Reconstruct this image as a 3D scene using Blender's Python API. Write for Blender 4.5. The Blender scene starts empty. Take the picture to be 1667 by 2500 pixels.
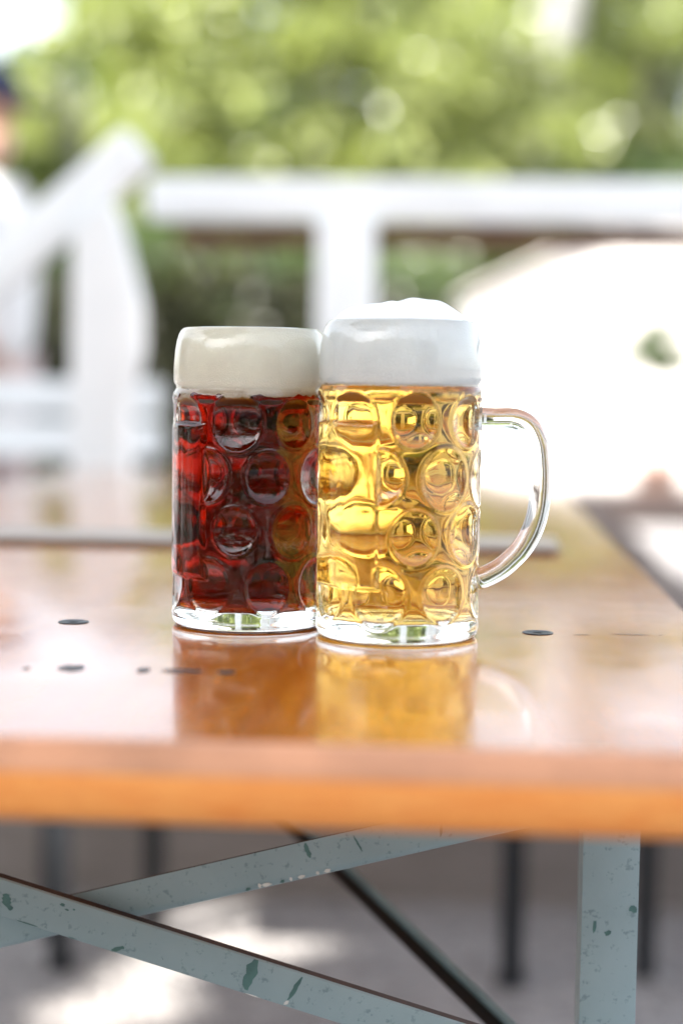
import bpy, bmesh, math, random
import numpy as np
from math import sin, cos, pi, radians, sqrt, atan2
from mathutils import Vector, Matrix, noise

random.seed(7)
RNG = np.random.default_rng(11)
S = bpy.context.scene
COL = S.collection
TZ = 0.76                                   # table top height

# ------------------------------------------------------------------ camera
CAM_LOC = Vector((0.245, -1.11, TZ + 0.154))
YAW, PITCH, ROLL = radians(3.7), radians(4.3), radians(0.8)
cd = bpy.data.cameras.new("camera")
cam = bpy.data.objects.new("camera", cd)
COL.objects.link(cam)
fwd = Vector((-sin(YAW) * cos(PITCH), cos(YAW) * cos(PITCH), -sin(PITCH)))
rt = Vector((cos(YAW), sin(YAW), 0))
up = rt.cross(fwd)
R_ = cos(ROLL) * rt + sin(ROLL) * up
U_ = -sin(ROLL) * rt + cos(ROLL) * up
M = Matrix((R_, U_, -fwd)).transposed().to_4x4()
M.translation = CAM_LOC
cam.matrix_world = M
cd.sensor_fit = 'HORIZONTAL'
cd.sensor_width = 24.0
cd.lens = 4150.0 / 1667.0 * 24.0
cd.clip_start, cd.clip_end = 0.05, 500
cd.dof.use_dof = True
cd.dof.focus_distance = 1.045
cd.dof.aperture_fstop = cd.lens / 28.0
S.camera = cam

# ------------------------------------------------------------------ world, sun, exposure
TO_SUN = Vector((-0.52, -0.55, 0.66)).normalized()
w = bpy.data.worlds.new("World"); S.world = w; w.use_nodes = True
nt = w.node_tree
bg = nt.nodes["Background"]
sky = nt.nodes.new("ShaderNodeTexSky"); sky.sky_type = 'NISHITA'
sky.sun_disc = False; sky.dust_density = 2.0; sky.ozone_density = 0.7
sky.sun_elevation = math.asin(TO_SUN.z)
sky.sun_rotation = atan2(TO_SUN.x, TO_SUN.y)
hs = nt.nodes.new("ShaderNodeHueSaturation"); hs.inputs['Saturation'].default_value = 0.36
nt.links.new(sky.outputs[0], hs.inputs['Color'])
nt.links.new(hs.outputs[0], bg.inputs[0])
bg.inputs[1].default_value = 0.15
sd = bpy.data.lights.new("sun", 'SUN'); sd.energy = 5.0; sd.angle = radians(0.5); sd.color = (1.0, 0.95, 0.87)
so = bpy.data.objects.new("sun", sd); COL.objects.link(so)
so.rotation_euler = (-TO_SUN).to_track_quat('-Z', 'Y').to_euler()
so.location = (-4, -2, 9)
S.view_settings.view_transform = 'Standard'; S.view_settings.look = 'None'
S.view_settings.exposure = 2.05; S.view_settings.gamma = 1.0
S.render.engine = 'CYCLES'
cy = S.cycles
cy.max_bounces = 24; cy.transmission_bounces = 20; cy.glossy_bounces = 8; cy.diffuse_bounces = 5
cy.transparent_max_bounces = 8; cy.volume_bounces = 0
cy.sample_clamp_indirect = 8.0; cy.blur_glossy = 0.3
cy.use_denoising = True
try:
    cy.denoiser = 'OPENIMAGEDENOISE'; cy.denoising_input_passes = 'RGB_ALBEDO_NORMAL'; cy.denoising_prefilter = 'ACCURATE'
except Exception:
    pass

# ------------------------------------------------------------------ helpers
def tag(o, label=None, cat=None, group=None, kind=None):
    if label: o['label'] = label
    if cat: o['category'] = cat
    if group: o['group'] = group
    if kind: o['kind'] = kind
    return o

def empty(name, loc=(0, 0, 0), rz=0.0):
    o = bpy.data.objects.new(name, None); COL.objects.link(o)
    o.location = loc; o.rotation_euler = (0, 0, rz); o.empty_display_size = 0.05
    return o

def link(name, me, mats, parent=None, smooth=False):
    o = bpy.data.objects.new(name, me); COL.objects.link(o)
    for m in (mats if isinstance(mats, (list, tuple)) else [mats]):
        me.materials.append(m)
    if smooth:
        me.polygons.foreach_set('use_smooth', [True] * len(me.polygons))
    if parent: o.parent = parent
    return o

class MB:
    """collects shapes into one mesh"""
    def __init__(s): s.v, s.f, s.m = [], [], []
    def add(s, vs, fs, mi=0):
        b = len(s.v); s.v += [tuple(v) for v in vs]
        s.f += [tuple(b + i for i in f) for f in fs]; s.m += [mi] * len(fs)
    def box(s, lo, hi, mi=0, mat=None):
        x0, y0, z0 = lo; x1, y1, z1 = hi
        vs = [Vector(p) for p in ((x0,y0,z0),(x1,y0,z0),(x1,y1,z0),(x0,y1,z0),(x0,y0,z1),(x1,y0,z1),(x1,y1,z1),(x0,y1,z1))]
        if mat: vs = [mat @ v for v in vs]
        s.add(vs, [(0,3,2,1),(4,5,6,7),(0,1,5,4),(1,2,6,5),(2,3,7,6),(3,0,4,7)], mi)
    def bar(s, a, b, w, h, upv=(0, 0, 1), mi=0, prof=None):
        """extrude a 2-d profile (or a w x h rectangle) from a to b"""
        a, b = Vector(a), Vector(b); d = (b - a).normalized()
        x = d.cross(Vector(upv)).normalized(); y = x.cross(d).normalized()
        prof = prof or [(-w/2,-h/2),(w/2,-h/2),(w/2,h/2),(-w/2,h/2)]
        n = len(prof)
        vs = [a + x*p + y*q for p, q in prof] + [b + x*p + y*q for p, q in prof]
        fs = [(i, (i+1) % n, n + (i+1) % n, n + i) for i in range(n)]
        fs += [tuple(range(n-1, -1, -1)), tuple(range(n, 2*n))]
        s.add(vs, fs, mi)
    def tube(s, pts, rad, n=12, mi=0, caps=True):
        pts = [Vector(p) for p in pts]; rings = []
        k = len(pts)
        rad = rad if isinstance(rad, (list, tuple)) else [rad] * k
        prev = None
        b = len(s.v)
        for i, p in enumerate(pts):
            t = (pts[min(i+1, k-1)] - pts[max(i-1, 0)]).normalized()
            if prev is None:
                x = t.orthogonal().normalized()
            else:
                x = (prev - t * prev.dot(t)).normalized()
            prev = x; y = t.cross(x)
            for j in range(n):
                a = 2*pi*j/n
                s.v.append(tuple(p + (x*cos(a) + y*sin(a)) * rad[i]))
        for i in range(k-1):
            for j in range(n):
                s.f.append((b+i*n+j, b+i*n+(j+1) % n, b+(i+1)*n+(j+1) % n, b+(i+1)*n+j)); s.m.append(mi)
        if caps:
            s.f.append(tuple(b+j for j in range(n-1, -1, -1))); s.m.append(mi)
            s.f.append(tuple(b+(k-1)*n+j for j in range(n))); s.m.append(mi)
    def lathe(s, prof, n=32, c=(0,0,0), mi=0):
        b = len(s.v)
        for r, z in prof:
            for j in range(n):
                a = 2*pi*j/n; s.v.append((c[0]+r*cos(a), c[1]+r*sin(a), c[2]+z))
        for i in range(len(prof)-1):
            for j in range(n):
                s.f.append((b+i*n+j, b+i*n+(j+1) % n, b+(i+1)*n+(j+1) % n, b+(i+1)*n+j)); s.m.append(mi)
        s.f.append(tuple(b+j for j in range(n-1, -1, -1))); s.m.append(mi)
        s.f.append(tuple(b+(len(prof)-1)*n+j for j in range(n))); s.m.append(mi)
    def build(s, name, mats, parent=None, smooth=False, bevel=0.0, seg=2):
        me = bpy.data.meshes.new(name); me.from_pydata(s.v, [], s.f); me.update()
        me.polygons.foreach_set('material_index', s.m)
        if bevel:
            bm = bmesh.new(); bm.from_mesh(me)
            ed = [e for e in bm.edges if len(e.link_faces) == 2 and e.calc_face_angle(0) > 0.6]
            bmesh.ops.bevel(bm, geom=ed, offset=bevel, segments=seg, affect='EDGES', profile=0.6, clamp_overlap=True)
            bm.to_mesh(me); bm.free()
        o = link(name, me, mats, parent, smooth)
        if bevel and smooth is False:
            me.polygons.foreach_set('use_smooth', [True]*len(me.polygons))
            try:
                me.set_sharp_from_angle(angle=radians(35))
            except Exception:
                pass
        return o

# ------------------------------------------------------------------ materials
def newmat(name):
    m = bpy.data.materials.new(name); m.use_nodes = True
    t = m.node_tree; p = t.nodes["Principled BSDF"]
    return m, t, p
def N(t, typ, **kw):
    n = t.nodes.new(typ)
    for k, v in kw.items(): setattr(n, k, v)
    return n
def L(t, a, b): t.links.new(a, b)
def ramp(t, fac, stops):
    r = N(t, "ShaderNodeValToRGB"); L(t, fac, r.inputs[0])
    e = r.color_ramp.elements
    while len(e) < len(stops): e.new(0.5)
    for i, (p, c) in enumerate(stops):
        e[i].position = p; e[i].color = (*c, 1) if len(c) == 3 else c
    return r.outputs[0]
def coords(t, scale=(1, 1, 1), out='Object'):
    tc = N(t, "ShaderNodeTexCoord"); mp = N(t, "ShaderNodeMapping"); mp.inputs['Scale'].default_value = scale
    L(t, tc.outputs[out], mp.inputs[0]); return mp.outputs[0]
def nz(t, vec, scale, detail=4, rough=0.55, dist=0.0):
    n = N(t, "ShaderNodeTexNoise"); n.inputs['Scale'].default_value = scale
    n.inputs['Detail'].default_value = detail; n.inputs['Roughness'].default_value = rough
    n.inputs['Distortion'].default_value = dist
    L(t, vec, n.inputs['Vector']); return n.outputs['Fac']
def bump(t, p, h, strength, dist=0.01):
    b = N(t, "ShaderNodeBump"); b.inputs['Strength'].default_value = strength; b.inputs['Distance'].default_value = dist
    L(t, h, b.inputs['Height']); L(t, b.outputs[0], p.inputs['Normal']); return b
def mix(t, a, b, f, mode='MIX'):
    m = N(t, "ShaderNodeMix", data_type='RGBA', blend_type=mode)
    for s, v in ((0, f), (6, a), (7, b)):
        if hasattr(v, 'links') or hasattr(v, 'is_linked'): L(t, v, m.inputs[s])
        else: m.inputs[s].default_value = v if s == 0 else (*v, 1)
    return m.outputs[2]

def paint(name, c, rough=0.45, var=0.12, bumpk=0.05, scale=9):
    m, t, p = newmat(name)
    v = coords(t)
    a = nz(t, v, scale, 6); 
    col = ramp(t, a, [(0.3, tuple(x*(1-var) for x in c)), (0.7, tuple(min(1, x*(1+var*0.4)) for x in c))])
    L(t, col, p.inputs['Base Color']); p.inputs['Roughness'].default_value = rough
    bump(t, p, nz(t, v, scale*12, 4), bumpk)
    return m

def glass_mat(name, ior, col=(1, 1, 1), rough=0.0):
    m = bpy.data.materials.new(name); m.use_nodes = True; t = m.node_tree
    t.nodes.remove(t.nodes["Principled BSDF"]); out = t.nodes["Material Output"]
    g = N(t, "ShaderNodeBsdfGlass"); g.inputs['IOR'].default_value = ior; g.inputs['Color'].default_value = (*col, 1)
    g.inputs['Roughness'].default_value = rough
    L(t, g.outputs[0], out.inputs['Surface']); return m, t, out
GLASS, gt, go = glass_mat("clear_glass", 1.5, (0.985, 1.0, 0.992))
# faint waviness of pressed glass
b_ = N(gt, "ShaderNodeBump"); b_.inputs['Strength'].default_value = 0.05; b_.inputs['Distance'].default_value = 0.002
L(gt, nz(gt, coords(gt, (1, 1, 0.5)), 120, 2), b_.inputs['Height'])
L(gt, b_.outputs[0], gt.nodes["Glass BSDF"].inputs['Normal'])

def beer_mat(name, dens, col):
    m, t, out = glass_mat(name, 1.335 / 1.5)
    va = N(t, "ShaderNodeVolumeAbsorption"); va.inputs['Color'].default_value = (*col, 1); va.inputs['Density'].default_value = dens
    L(t, va.outputs[0], out.inputs['Volume']); return m
GOLD_BEER = beer_mat("golden_beer", 46.0, (0.962, 0.815, 0.35))
DARK_BEER = beer_mat("dark_beer", 370.0, (0.912, 0.735, 0.05))

def foam_mat(name, c):
    m, t, p = newmat(name)
    v = coords(t)
    n1 = nz(t, v, 900, 2, 0.6); n2 = nz(t, v, 60, 3)
    col = ramp(t, n2, [(0.3, tuple(x*0.93 for x in c)), (0.7, c)])
    L(t, col, p.inputs['Base Color']); p.inputs['Roughness'].default_value = 0.9; p.inputs['Specular IOR Level'].default_value = 0.2
    p.inputs['Subsurface Weight'].default_value = 0.35; p.inputs['Subsurface Radius'].default_value = (0.012, 0.011, 0.010)
    p.inputs['Subsurface Scale'].default_value = 1.0
    vo = N(t, "ShaderNodeTexVoronoi"); vo.inputs['Scale'].default_value = 1100; L(t, v, vo.inputs['Vector'])
    pit = ramp(t, nz(t, v, 420, 3, .6), [(0.24, (0, 0, 0)), (0.36, (1, 1, 1))])
    a1 = N(t, "ShaderNodeMath", operation='MULTIPLY'); L(t, vo.outputs['Distance'], a1.inputs[0]); a1.inputs[1].default_value = 0.8
    a2 = N(t, "ShaderNodeMath", operation='ADD'); L(t, a1.outputs[0], a2.inputs[0]); L(t, pit, a2.inputs[1])
    bump(t, p, a2.outputs[0], 0.3, 0.0006)
    return m
FOAM_W = foam_mat("white_foam", (0.92, 0.935, 0.94))
FOAM_C = foam_mat("cream_foam", (0.98, 0.92, 0.80))

def wood_mat(name, dark, light, axis_scale, coat=1.0, rough=0.35, coat_rough=0.1, bk=0.05):
    m, t, p = newmat(name)
    v = coords(t, axis_scale)
    g1 = nz(t, v, 6, 8, 0.6, 0.6); g2 = nz(t, v, 40, 6, 0.65, 0.2)
    c1 = ramp(t, g1, [(0.32, dark), (0.68, light)])
    c2 = ramp(t, g2, [(0.35, tuple(x*0.72 for x in dark)), (0.6, (1, 1, 1))])
    L(t, mix(t, c1, c2, 0.36, 'MULTIPLY'), p.inputs['Base Color'])
    vv = coords(t)
    rr = N(t, "ShaderNodeMapRange"); L(t, nz(t, vv, 14, 5, 0.6), rr.inputs[0])
    rr.inputs[1].default_value = 0.35; rr.inputs[2].default_value = 0.7; rr.inputs[3].default_value = coat_rough*0.75; rr.inputs[4].default_value = coat_rough*1.7
    p.inputs['Roughness'].default_value = rough
    p.inputs['Specular IOR Level'].default_value = 0.2 if coat > 0.5 else 0.3
    p.inputs['Coat Weight'].default_value = coat; L(t, rr.outputs[0], p.inputs['Coat Roughness']); p.inputs['Coat IOR'].default_value = 1.68 if coat > .5 else 1.5
    b = bump(t, p, g2, bk, 0.004)
    b2 = N(t, "ShaderNodeBump"); b2.inputs['Strength'].default_value = 0.006; b2.inputs['Distance'].default_value = 0.004
    mx = N(t, "ShaderNodeMath", operation='ADD'); L(t, nz(t, coords(t, (1, .25, 1)), 55, 5, .6), mx.inputs[0]); L(t, g2, mx.inputs[1])
    L(t, mx.outputs[0], b2.inputs['Height']); L(t, b2.outputs[0], p.inputs['Coat Normal'])
    return m
TABLE_WOOD = wood_mat("lacquered_orange_wood", (0.42, 0.112, 0.004), (0.60, 0.205, 0.014), (14, 1.1, 14), rough=0.25, coat_rough=0.10, bk=0.02)
EDGE_WOOD = wood_mat("orange_table_edge", (0.84, 0.28, 0.055), (0.94, 0.42, 0.115), (3, 14, 30), coat=0.4, rough=0.5, coat_rough=0.3)
WORN_WOOD = paint("worn_round_edge", (0.66, 0.31, 0.17), 0.45, 0.25, 0.1, 20)
GREY_WOOD = wood_mat("greyed_brown_board", (0.20, 0.17, 0.155), (0.32, 0.28, 0.265), (1.1, 14, 14), coat=0.0, rough=0.85)
BENCH_WOOD = wood_mat("brown_bench_wood", (0.045, 0.022, 0.017), (0.075, 0.038, 0.028), (14, 1.1, 14), coat=0.05, rough=0.6, coat_rough=0.4)
BEAM_WOOD = wood_mat("weathered_brown_beam", (0.14, 0.075, 0.045), (0.24, 0.14, 0.09), (1.1, 14, 14), coat=0.0, rough=0.8)
GROUND_SHADE = paint("ground_shade_dark", (0.030, 0.019, 0.017), 0.85, 0.3, 0.2, 12)  # near-black colour that stands in for shade on the gravel
INK = paint("faded_black_ink", (0.025, 0.03, 0.035), 0.5, 0.4)

def steel_paint():
    m, t, p = newmat("grey_teal_painted_steel")
    v = coords(t)
    big = nz(t, v, 14, 5, .6); fine = nz(t, v, 160, 4, .7); 
    base = ramp(t, big, [(0.3, (0.27, 0.365, 0.40)), (0.7, (0.33, 0.43, 0.465))])
    spk = ramp(t, fine, [(0.34, (0.55, 0.62, 0.62)), (0.42, (1, 1, 1))])
    c = mix(t, base, spk, 0.8, 'MULTIPLY')
    dirt = ramp(t, nz(t, v, 420, 2, .5), [(0.80, (0, 0, 0)), (0.86, (1, 1, 1))])
    c3 = mix(t, c, (0.06, 0.07, 0.075), dirt)
    L(t, c3, p.inputs['Base Color']); p.inputs['Roughness'].default_value = 0.42
    bump(t, p, fine, 0.06, 0.002)
    return m
STEEL = steel_paint()
SCRAPE = paint("green_undercoat", (0.09, 0.205, 0.20), 0.5, 0.4, 0.1, 60)
CHIP = paint("bare_white_chip", (0.75, 0.76, 0.74), 0.5, 0.2, 0.2, 80)
STRUT_PAINT = paint("dark_teal_steel", (0.24, 0.34, 0.36), 0.45, 0.3, 0.05, 30)
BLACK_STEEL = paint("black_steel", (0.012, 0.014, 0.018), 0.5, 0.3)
BOLT_STEEL = paint("dark_bolt_steel", (0.06, 0.075, 0.085), 0.35, 0.5, 0.3, 200); BOLT_STEEL.node_tree.nodes["Principled BSDF"].inputs["Metallic"].default_value = 0.7
RUST = paint("rusty_steel_edge", (0.045, 0.022, 0.018), 0.7, 0.5, 0.1, 60)
WHITE_PAINT = paint("white_wood_paint", (0.86, 0.88, 0.89), 0.45, 0.08, 0.06, 5)
WHITE_WALL = paint("white_canvas", (0.66, 0.62, 0.595), 0.8, 0.05, 0.03, 3)

def ground_mat():
    m, t, p = newmat("pale_gravel")
    v = coords(t)
    vo = N(t, "ShaderNodeTexVoronoi"); vo.inputs['Scale'].default_value = 55; L(t, v, vo.inputs['Vector'])
    big = nz(t, v, 0.9, 6, .6); 
    c1 = ramp(t, vo.outputs['Color'], [(0.1, (0.22, 0.215, 0.215)), (0.9, (0.43, 0.415, 0.41))])
    c2 = ramp(t, big, [(0.3, (0.72, 0.66, 0.64)), (0.65, (1, 1, 1))])
    L(t, mix(t, c1, c2, 0.8, 'MULTIPLY'), p.inputs['Base Color']); p.inputs['Roughness'].default_value = 0.9
    b = bump(t, p, vo.outputs['Distance'], 0.6, 0.02)
    return m
GROUND = ground_mat()

def leaf_mat(name, dark, light, trans, tw=0.45):
    m, t, p = newmat(name)
    g = N(t, "ShaderNodeNewGeometry")
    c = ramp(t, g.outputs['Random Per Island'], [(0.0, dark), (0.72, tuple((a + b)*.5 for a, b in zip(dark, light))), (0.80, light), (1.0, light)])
    L(t, c, p.inputs['Base Color']); p.inputs['Roughness'].default_value = 0.3; p.inputs['Specular IOR Level'].default_value = 1.0
    tr = N(t, "ShaderNodeBsdfTranslucent"); tr.inputs['Color'].default_value = (*trans, 1)
    ms = N(t, "ShaderNodeMixShader"); ms.inputs[0].default_value = tw
    L(t, p.outputs[0], ms.inputs[1]); L(t, tr.outputs[0], ms.inputs[2])
    L(t, ms.outputs[0], t.nodes["Material Output"].inputs['Surface'])
    return m
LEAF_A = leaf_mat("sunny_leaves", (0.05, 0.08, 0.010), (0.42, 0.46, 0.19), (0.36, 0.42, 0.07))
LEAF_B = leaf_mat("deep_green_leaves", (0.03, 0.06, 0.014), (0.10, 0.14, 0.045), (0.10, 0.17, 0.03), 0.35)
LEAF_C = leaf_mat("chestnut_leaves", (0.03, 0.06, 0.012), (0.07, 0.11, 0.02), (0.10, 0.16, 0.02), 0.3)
LEAF_D = leaf_mat("shade_dark_leaves", (0.014, 0.016, 0.006), (0.045, 0.045, 0.022), (0.04, 0.045, 0.012), 0.25)  # leaf colour darkened to stand in for the shade under the rail
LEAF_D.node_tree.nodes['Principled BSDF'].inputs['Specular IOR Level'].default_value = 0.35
def bark_mat(name, a, b):
    m, t, p = newmat(name)
    n = nz(t, coords(t, (6, 6, 1.2)), 4, 8, .65, .5)
    L(t, ramp(t, n, [(0.3, a), (0.7, b)]), p.inputs['Base Color']); p.inputs['Roughness'].default_value = 0.9
    bump(t, p, n, 0.7, 0.03); return m
BARK = bark_mat("grey_bark", (0.12, 0.12, 0.115), (0.27, 0.27, 0.26))

# ------------------------------------------------------------------ setting: ground
def ground():
    mb = MB(); n = 40; ext = 150.0
    xs = [ -ext + 2*ext*i/n for i in range(n+1)]
    for y in xs:
        for x in xs: mb.v.append((x, y, 0.0))
    for j in range(n):
        for i in range(n):
            a = j*(n+1)+i; mb.f.append((a, a+1, a+n+2, a+n+1)); mb.m.append(0)
    o = mb.build("ground", GROUND); tag(o, "pale pinkish gravel ground of the beer garden", "ground", kind='structure')
ground()

# ------------------------------------------------------------------ beer mugs
def smooth01(x): x = max(0.0, min(1.0, x)); return x*x*(3-2*x)
ROWS = [0.0285, 0.0640, 0.0985, 0.1325]
OUTER = [(0.0, 0.0030), (0.030, 0.0028), (0.0415, 0.0022), (0.0435, 0.0005), (0.0455, 0.0), (0.0478, 0.0006), (0.0492, 0.0022), (0.0499, 0.0045)]
NECK = [(0.0502, 0.1490), (0.0498, 0.1508), (0.0487, 0.1523), (0.0481, 0.1538), (0.0484, 0.1553), (0.0495, 0.1568), (0.0499, 0.1590),
        (0.0499, 0.1640), (0.0496, 0.1710), (0.0490, 0.1775), (0.0480, 0.1835), (0.0467, 0.1880), (0.0453, 0.1905), (0.0440, 0.1919),
        (0.0428, 0.1924), (0.0418, 0.1918), (0.0415, 0.1900)]
INNER_UP = [(0.0420, 0.187), (0.0436, 0.180), (0.0446, 0.170), (0.0448, 0.162), (0.0444, 0.156), (0.0440, 0.151)]
def inner_r(z):
    """radius of the inside wall of the mug (before dimples)"""
    pts = [(0.0, 0.0125), ] 
    if z >= 0.151:
        tab = [(zz, r) for r, zz in INNER_UP][::-1]
        tab.append((0.1915, 0.0417))
        for (z0, r0), (z1, r1) in zip(tab, tab[1:]):
            if z0 <= z <= z1: return r0 + (r1-r0)*(z-z0)/(z1-z0)
        return tab[-1][1]
    return 0.0440
def dimples(panel):
    out = []; jr = random.Random(int(panel*1000))
    for k, z in enumerate(ROWS):
        for j in range(8):
            th = panel + radians(57 + 45*j + (22.5 if k % 2 == 0 else 0))
            d = (th - panel + pi) % (2*pi) - pi
            if k in (1, 2) and abs(d) < radians(24): continue
            out.append((th + jr.uniform(-.018, .018), z + jr.uniform(-.0008, .0008), jr.uniform(.9, 1.12), jr.uniform(.75, 1.2)))
    return out
def mug_mesh_fn(panel):
    dm = dimples(panel); a, b = 0.0150, 0.0166
    pw, pz0, pz1 = radians(31), 0.034, 0.130
    def outer(th, z):
        R = 0.0502
        dpan = abs((th - panel + pi) % (2*pi) - pi)
        inpan = min((pw - dpan)*0.05/0.0022, (z-pz0)/0.0022, (pz1-z)/0.0022)
        mask = smooth01(-inpan)               # 0 inside the smooth panel
        r = R + 0.0003*smooth01(inpan) - 0.0007*smooth01((z-0.008)/0.006)*smooth01((0.147-z)/0.004)*mask
        for t0, z0, sz, dp in dm:
            d = (th - t0 + pi) % (2*pi) - pi
            if abs(d) > 0.45: continue
            s2 = ((d*0.05/a)**2 + ((z-z0)/b)**2)/(sz*sz)
            if s2 < 1.45:
                s = sqrt(s2)
                if s < 1: dd = -0.0034*dp*(1-s2) + 0.0005*smooth01((s-0.86)/0.14)
                else: dd = 0.0005*smooth01((1.16-s)/0.16)
                r += dd*mask
        return r
    def inner(th, z):
        r = inner_r(z)
        r += 0.0007*(noise.noise(Vector((cos(th)*2.6, sin(th)*2.6, z*55 + panel))) + .5*noise.noise(Vector((cos(th)*6, sin(th)*6, z*120 + panel))))*smooth01((z-0.018)/0.01)*smooth01((0.1505-z)/0.01)
        for t0, z0, sz, dp in dm:
            d = (th - t0 + pi) % (2*pi) - pi
            if abs(d) > 0.6: continue
            s2 = (d*0.05/0.0125)**2 + ((z-z0)/0.0135)**2
            if s2 < 6: r -= 0.0027*dp*math.exp(-s2)*smooth01((z-0.0195)/0.010)
        return r
    return outer, inner
def rev(mb, rings, nt_, close_bottom=None, mi=0, flip=False):
    """rings: list of functions theta -> (r, z)"""
    b = len(mb.v)
    for fn in rings:
        for j in range(nt_):
            th = 2*pi*j/nt_; r, z = fn(th)
            mb.v.append((r*cos(th), r*sin(th), z))
    for i in range(len(rings)-1):
        for j in range(nt_):
            q = (b+i*nt_+j, b+i*nt_+(j+1) % nt_, b+(i+1)*nt_+(j+1) % nt_, b+(i+1)*nt_+j)
            mb.f.append(q[::-1] if flip else q); mb.m.append(mi)
    if close_bottom is not None:
        mb.v.append((0, 0, close_bottom)); c = len(mb.v)-1
        for j in range(nt_):
            q = (c, b+(j+1) % nt_, b+j)
            mb.f.append(q[::-1] if flip else q); mb.m.append(mi)

def make_mug(loc, handle_dir, panel_dir, zl, dome, beer, foam, label, seed):
    root = empty("beer_mug", loc); tag(root, label, "beer mug", "litre beer mugs on the table")
    outer, inner = mug_mesh_fn(panel_dir)
    NT = 320
    mb = MB(); rings = []
    for r, z in OUTER[1:]: rings.append(lambda th, r=r, z=z: (r, z))
    nzb = 190
    for i in range(nzb+1):
        z = 0.0065 + (0.1475-0.0065)*i/nzb
        rings.append(lambda th, z=z: (outer(th, z), z))
    for r, z in NECK: rings.append(lambda th, r=r, z=z: (r, z))
    # inside wall only down to the beer: below it the beer itself is the boundary
    for z in np.linspace(0.188, zl, 14): rings.append(lambda th, z=float(z): (inner(th, z) if z < 0.152 else inner_r(z), z))
    rev(mb, rings, NT, close_bottom=0.0030)
    mb.build("mug_body", GLASS, root, smooth=True)
    # beer
    mb = MB(); NB = 224; rings = []
    zb = 0.0108
    for r, dz in ((0.012, 0.0), (0.024, 0.0001), (0.034, 0.0002), (0.0395, 0.0004), (0.0417, 0.0010), (0.0430, 0.0022), (0.0437, 0.0042)):
        rings.append(lambda th, r=r, dz=dz: (r, zb + dz))
    z0 = zb + 0.0072; n = 110
    for i in range(n+1):
        z = z0 + (zl - z0)*i/n
        rings.append(lambda th, z=z: (inner(th, z) if z < 0.152 else inner_r(z), z))
    rev(mb, rings, NB, close_bottom=zb)
    b0 = len(mb.v) - NB - 1
    mb.v.append((0, 0, zl)); c = len(mb.v)-1
    for j in range(NB): mb.f.append((c, b0+j, b0+(j+1) % NB)); mb.m.append(0)
    mb.build("beer", beer, root, smooth=True)
    # foam
    mb = MB(); rings = []; NF = 160
    ov = 0.00015
    rag = lambda th: 0.0012*noise.noise(Vector((cos(th)*9+seed, sin(th)*9, 3.3))) + 0.0007*noise.noise(Vector((cos(th)*40+seed, sin(th)*40, 1.3)))
    zf0 = zl - 0.0012
    for k in (0.3, 0.7): rings.append(lambda th, k=k: (k*0.043, zf0))
    rings.append(lambda th: (inner(th, zf0) + ov, zf0 + rag(th)))
    for z in np.linspace(zl + 0.0015, 0.1905, 26):
        z = float(z)
        rings.append(lambda th, z=z: ((inner(th, z) if z < 0.152 else inner_r(z)) + ov, z + rag(th)*max(0, 1-(z-zl)/0.004)))
    R0 = 0.0420
    def top(th, k):
        r = R0*k; x, y = r*cos(th), r*sin(th)
        h = dome*(1 - k**3.6)
        wv = noise.noise(Vector((x*42+seed, y*42, seed*1.7)))*0.30 + noise.noise(Vector((x*85, y*85+seed, 5.1)))*0.10
        h *= 1 + wv + 0.10*x/R0
        return r, 0.1912 + h + (0.0003 if k < 0.98 else 0)
    for k in np.linspace(0.995, 0.03, 30): rings.append(lambda th, k=float(k): top(th, k))
    rev(mb, rings, NF, close_bottom=zf0)
    last = len(mb.v) - NF - 1
    zc = top(0, 0)[1]; mb.v.append((0, 0, zc)); c = len(mb.v)-1
    for j in range(NF): mb.f.append((c, last+j, last+(j+1) % NF)); mb.m.append(0)
    mb.build("foam", foam, root, smooth=True)
    # handle
    P = [(4.45,13.40),(4.95,13.38),(5.8,13.38),(6.76,13.40),(7.42,13.24),(7.92,12.88),(8.25,12.30),(8.46,11.6),(8.58,10.6),(8.62,9.5),(8.58,8.5),(8.45,7.6),(8.24,6.85),(7.93,6.15),(7.5,5.45),
         (7.0,4.90),(6.45,4.38),(5.87,4.0),(5.3,3.72),(4.85,3.55),(4.5,3.45)]
    P = [Vector((x*0.01, 0, z*0.01)) for x, z in P]
    fine = []
    for i in range(len(P)-1):
        p0, p1, p2, p3 = P[max(i-1, 0)], P[i], P[i+1], P[min(i+2, len(P)-1)]
        for k in range(6):
            u = k/6.0
            fine.append(0.5*((2*p1)+(-p0+p2)*u+(2*p0-5*p1+4*p2-p3)*u*u+(-p0+3*p1-3*p2+p3)*u**3))
    fine.append(P[-1])
    mb = MB(); n = 40; K = len(fine)
    for i, p in enumerate(fine):
        t = (fine[min(i+1, K-1)] - fine[max(i-1, 0)]).normalized()
        y = Vector((0, 1, 0)); x = t.cross(y).normalized()
        u = i/(K-1); fl = 1 + 0.28*max(0, 1-u/0.10)**2 + 0.22*max(0, 1-(1-u)/0.09)**2
        ha = 0.0066*fl; hb = 0.0090*fl
        for j in range(n):
            a = 2*pi*j/n; e = 2/2.5
            ca, sa = cos(a), sin(a)
            mb.v.append(tuple(p + x*ha*math.copysign(abs(ca)**e, ca) + y*hb*math.copysign(abs(sa)**e, sa)))
    for i in range(K-1):
        for j in range(n):
            mb.f.append((i*n+j, i*n+(j+1) % n, (i+1)*n+(j+1) % n, (i+1)*n+j)); mb.m.append(0)
    mb.f.append(tuple(range(n-1, -1, -1))); mb.m.append(0)
    mb.f.append(tuple((K-1)*n+j for j in range(n))); mb.m.append(0)
    h = mb.build("handle", GLASS, root, smooth=True)
    h.rotation_euler = (0, 0, handle_dir)
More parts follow.
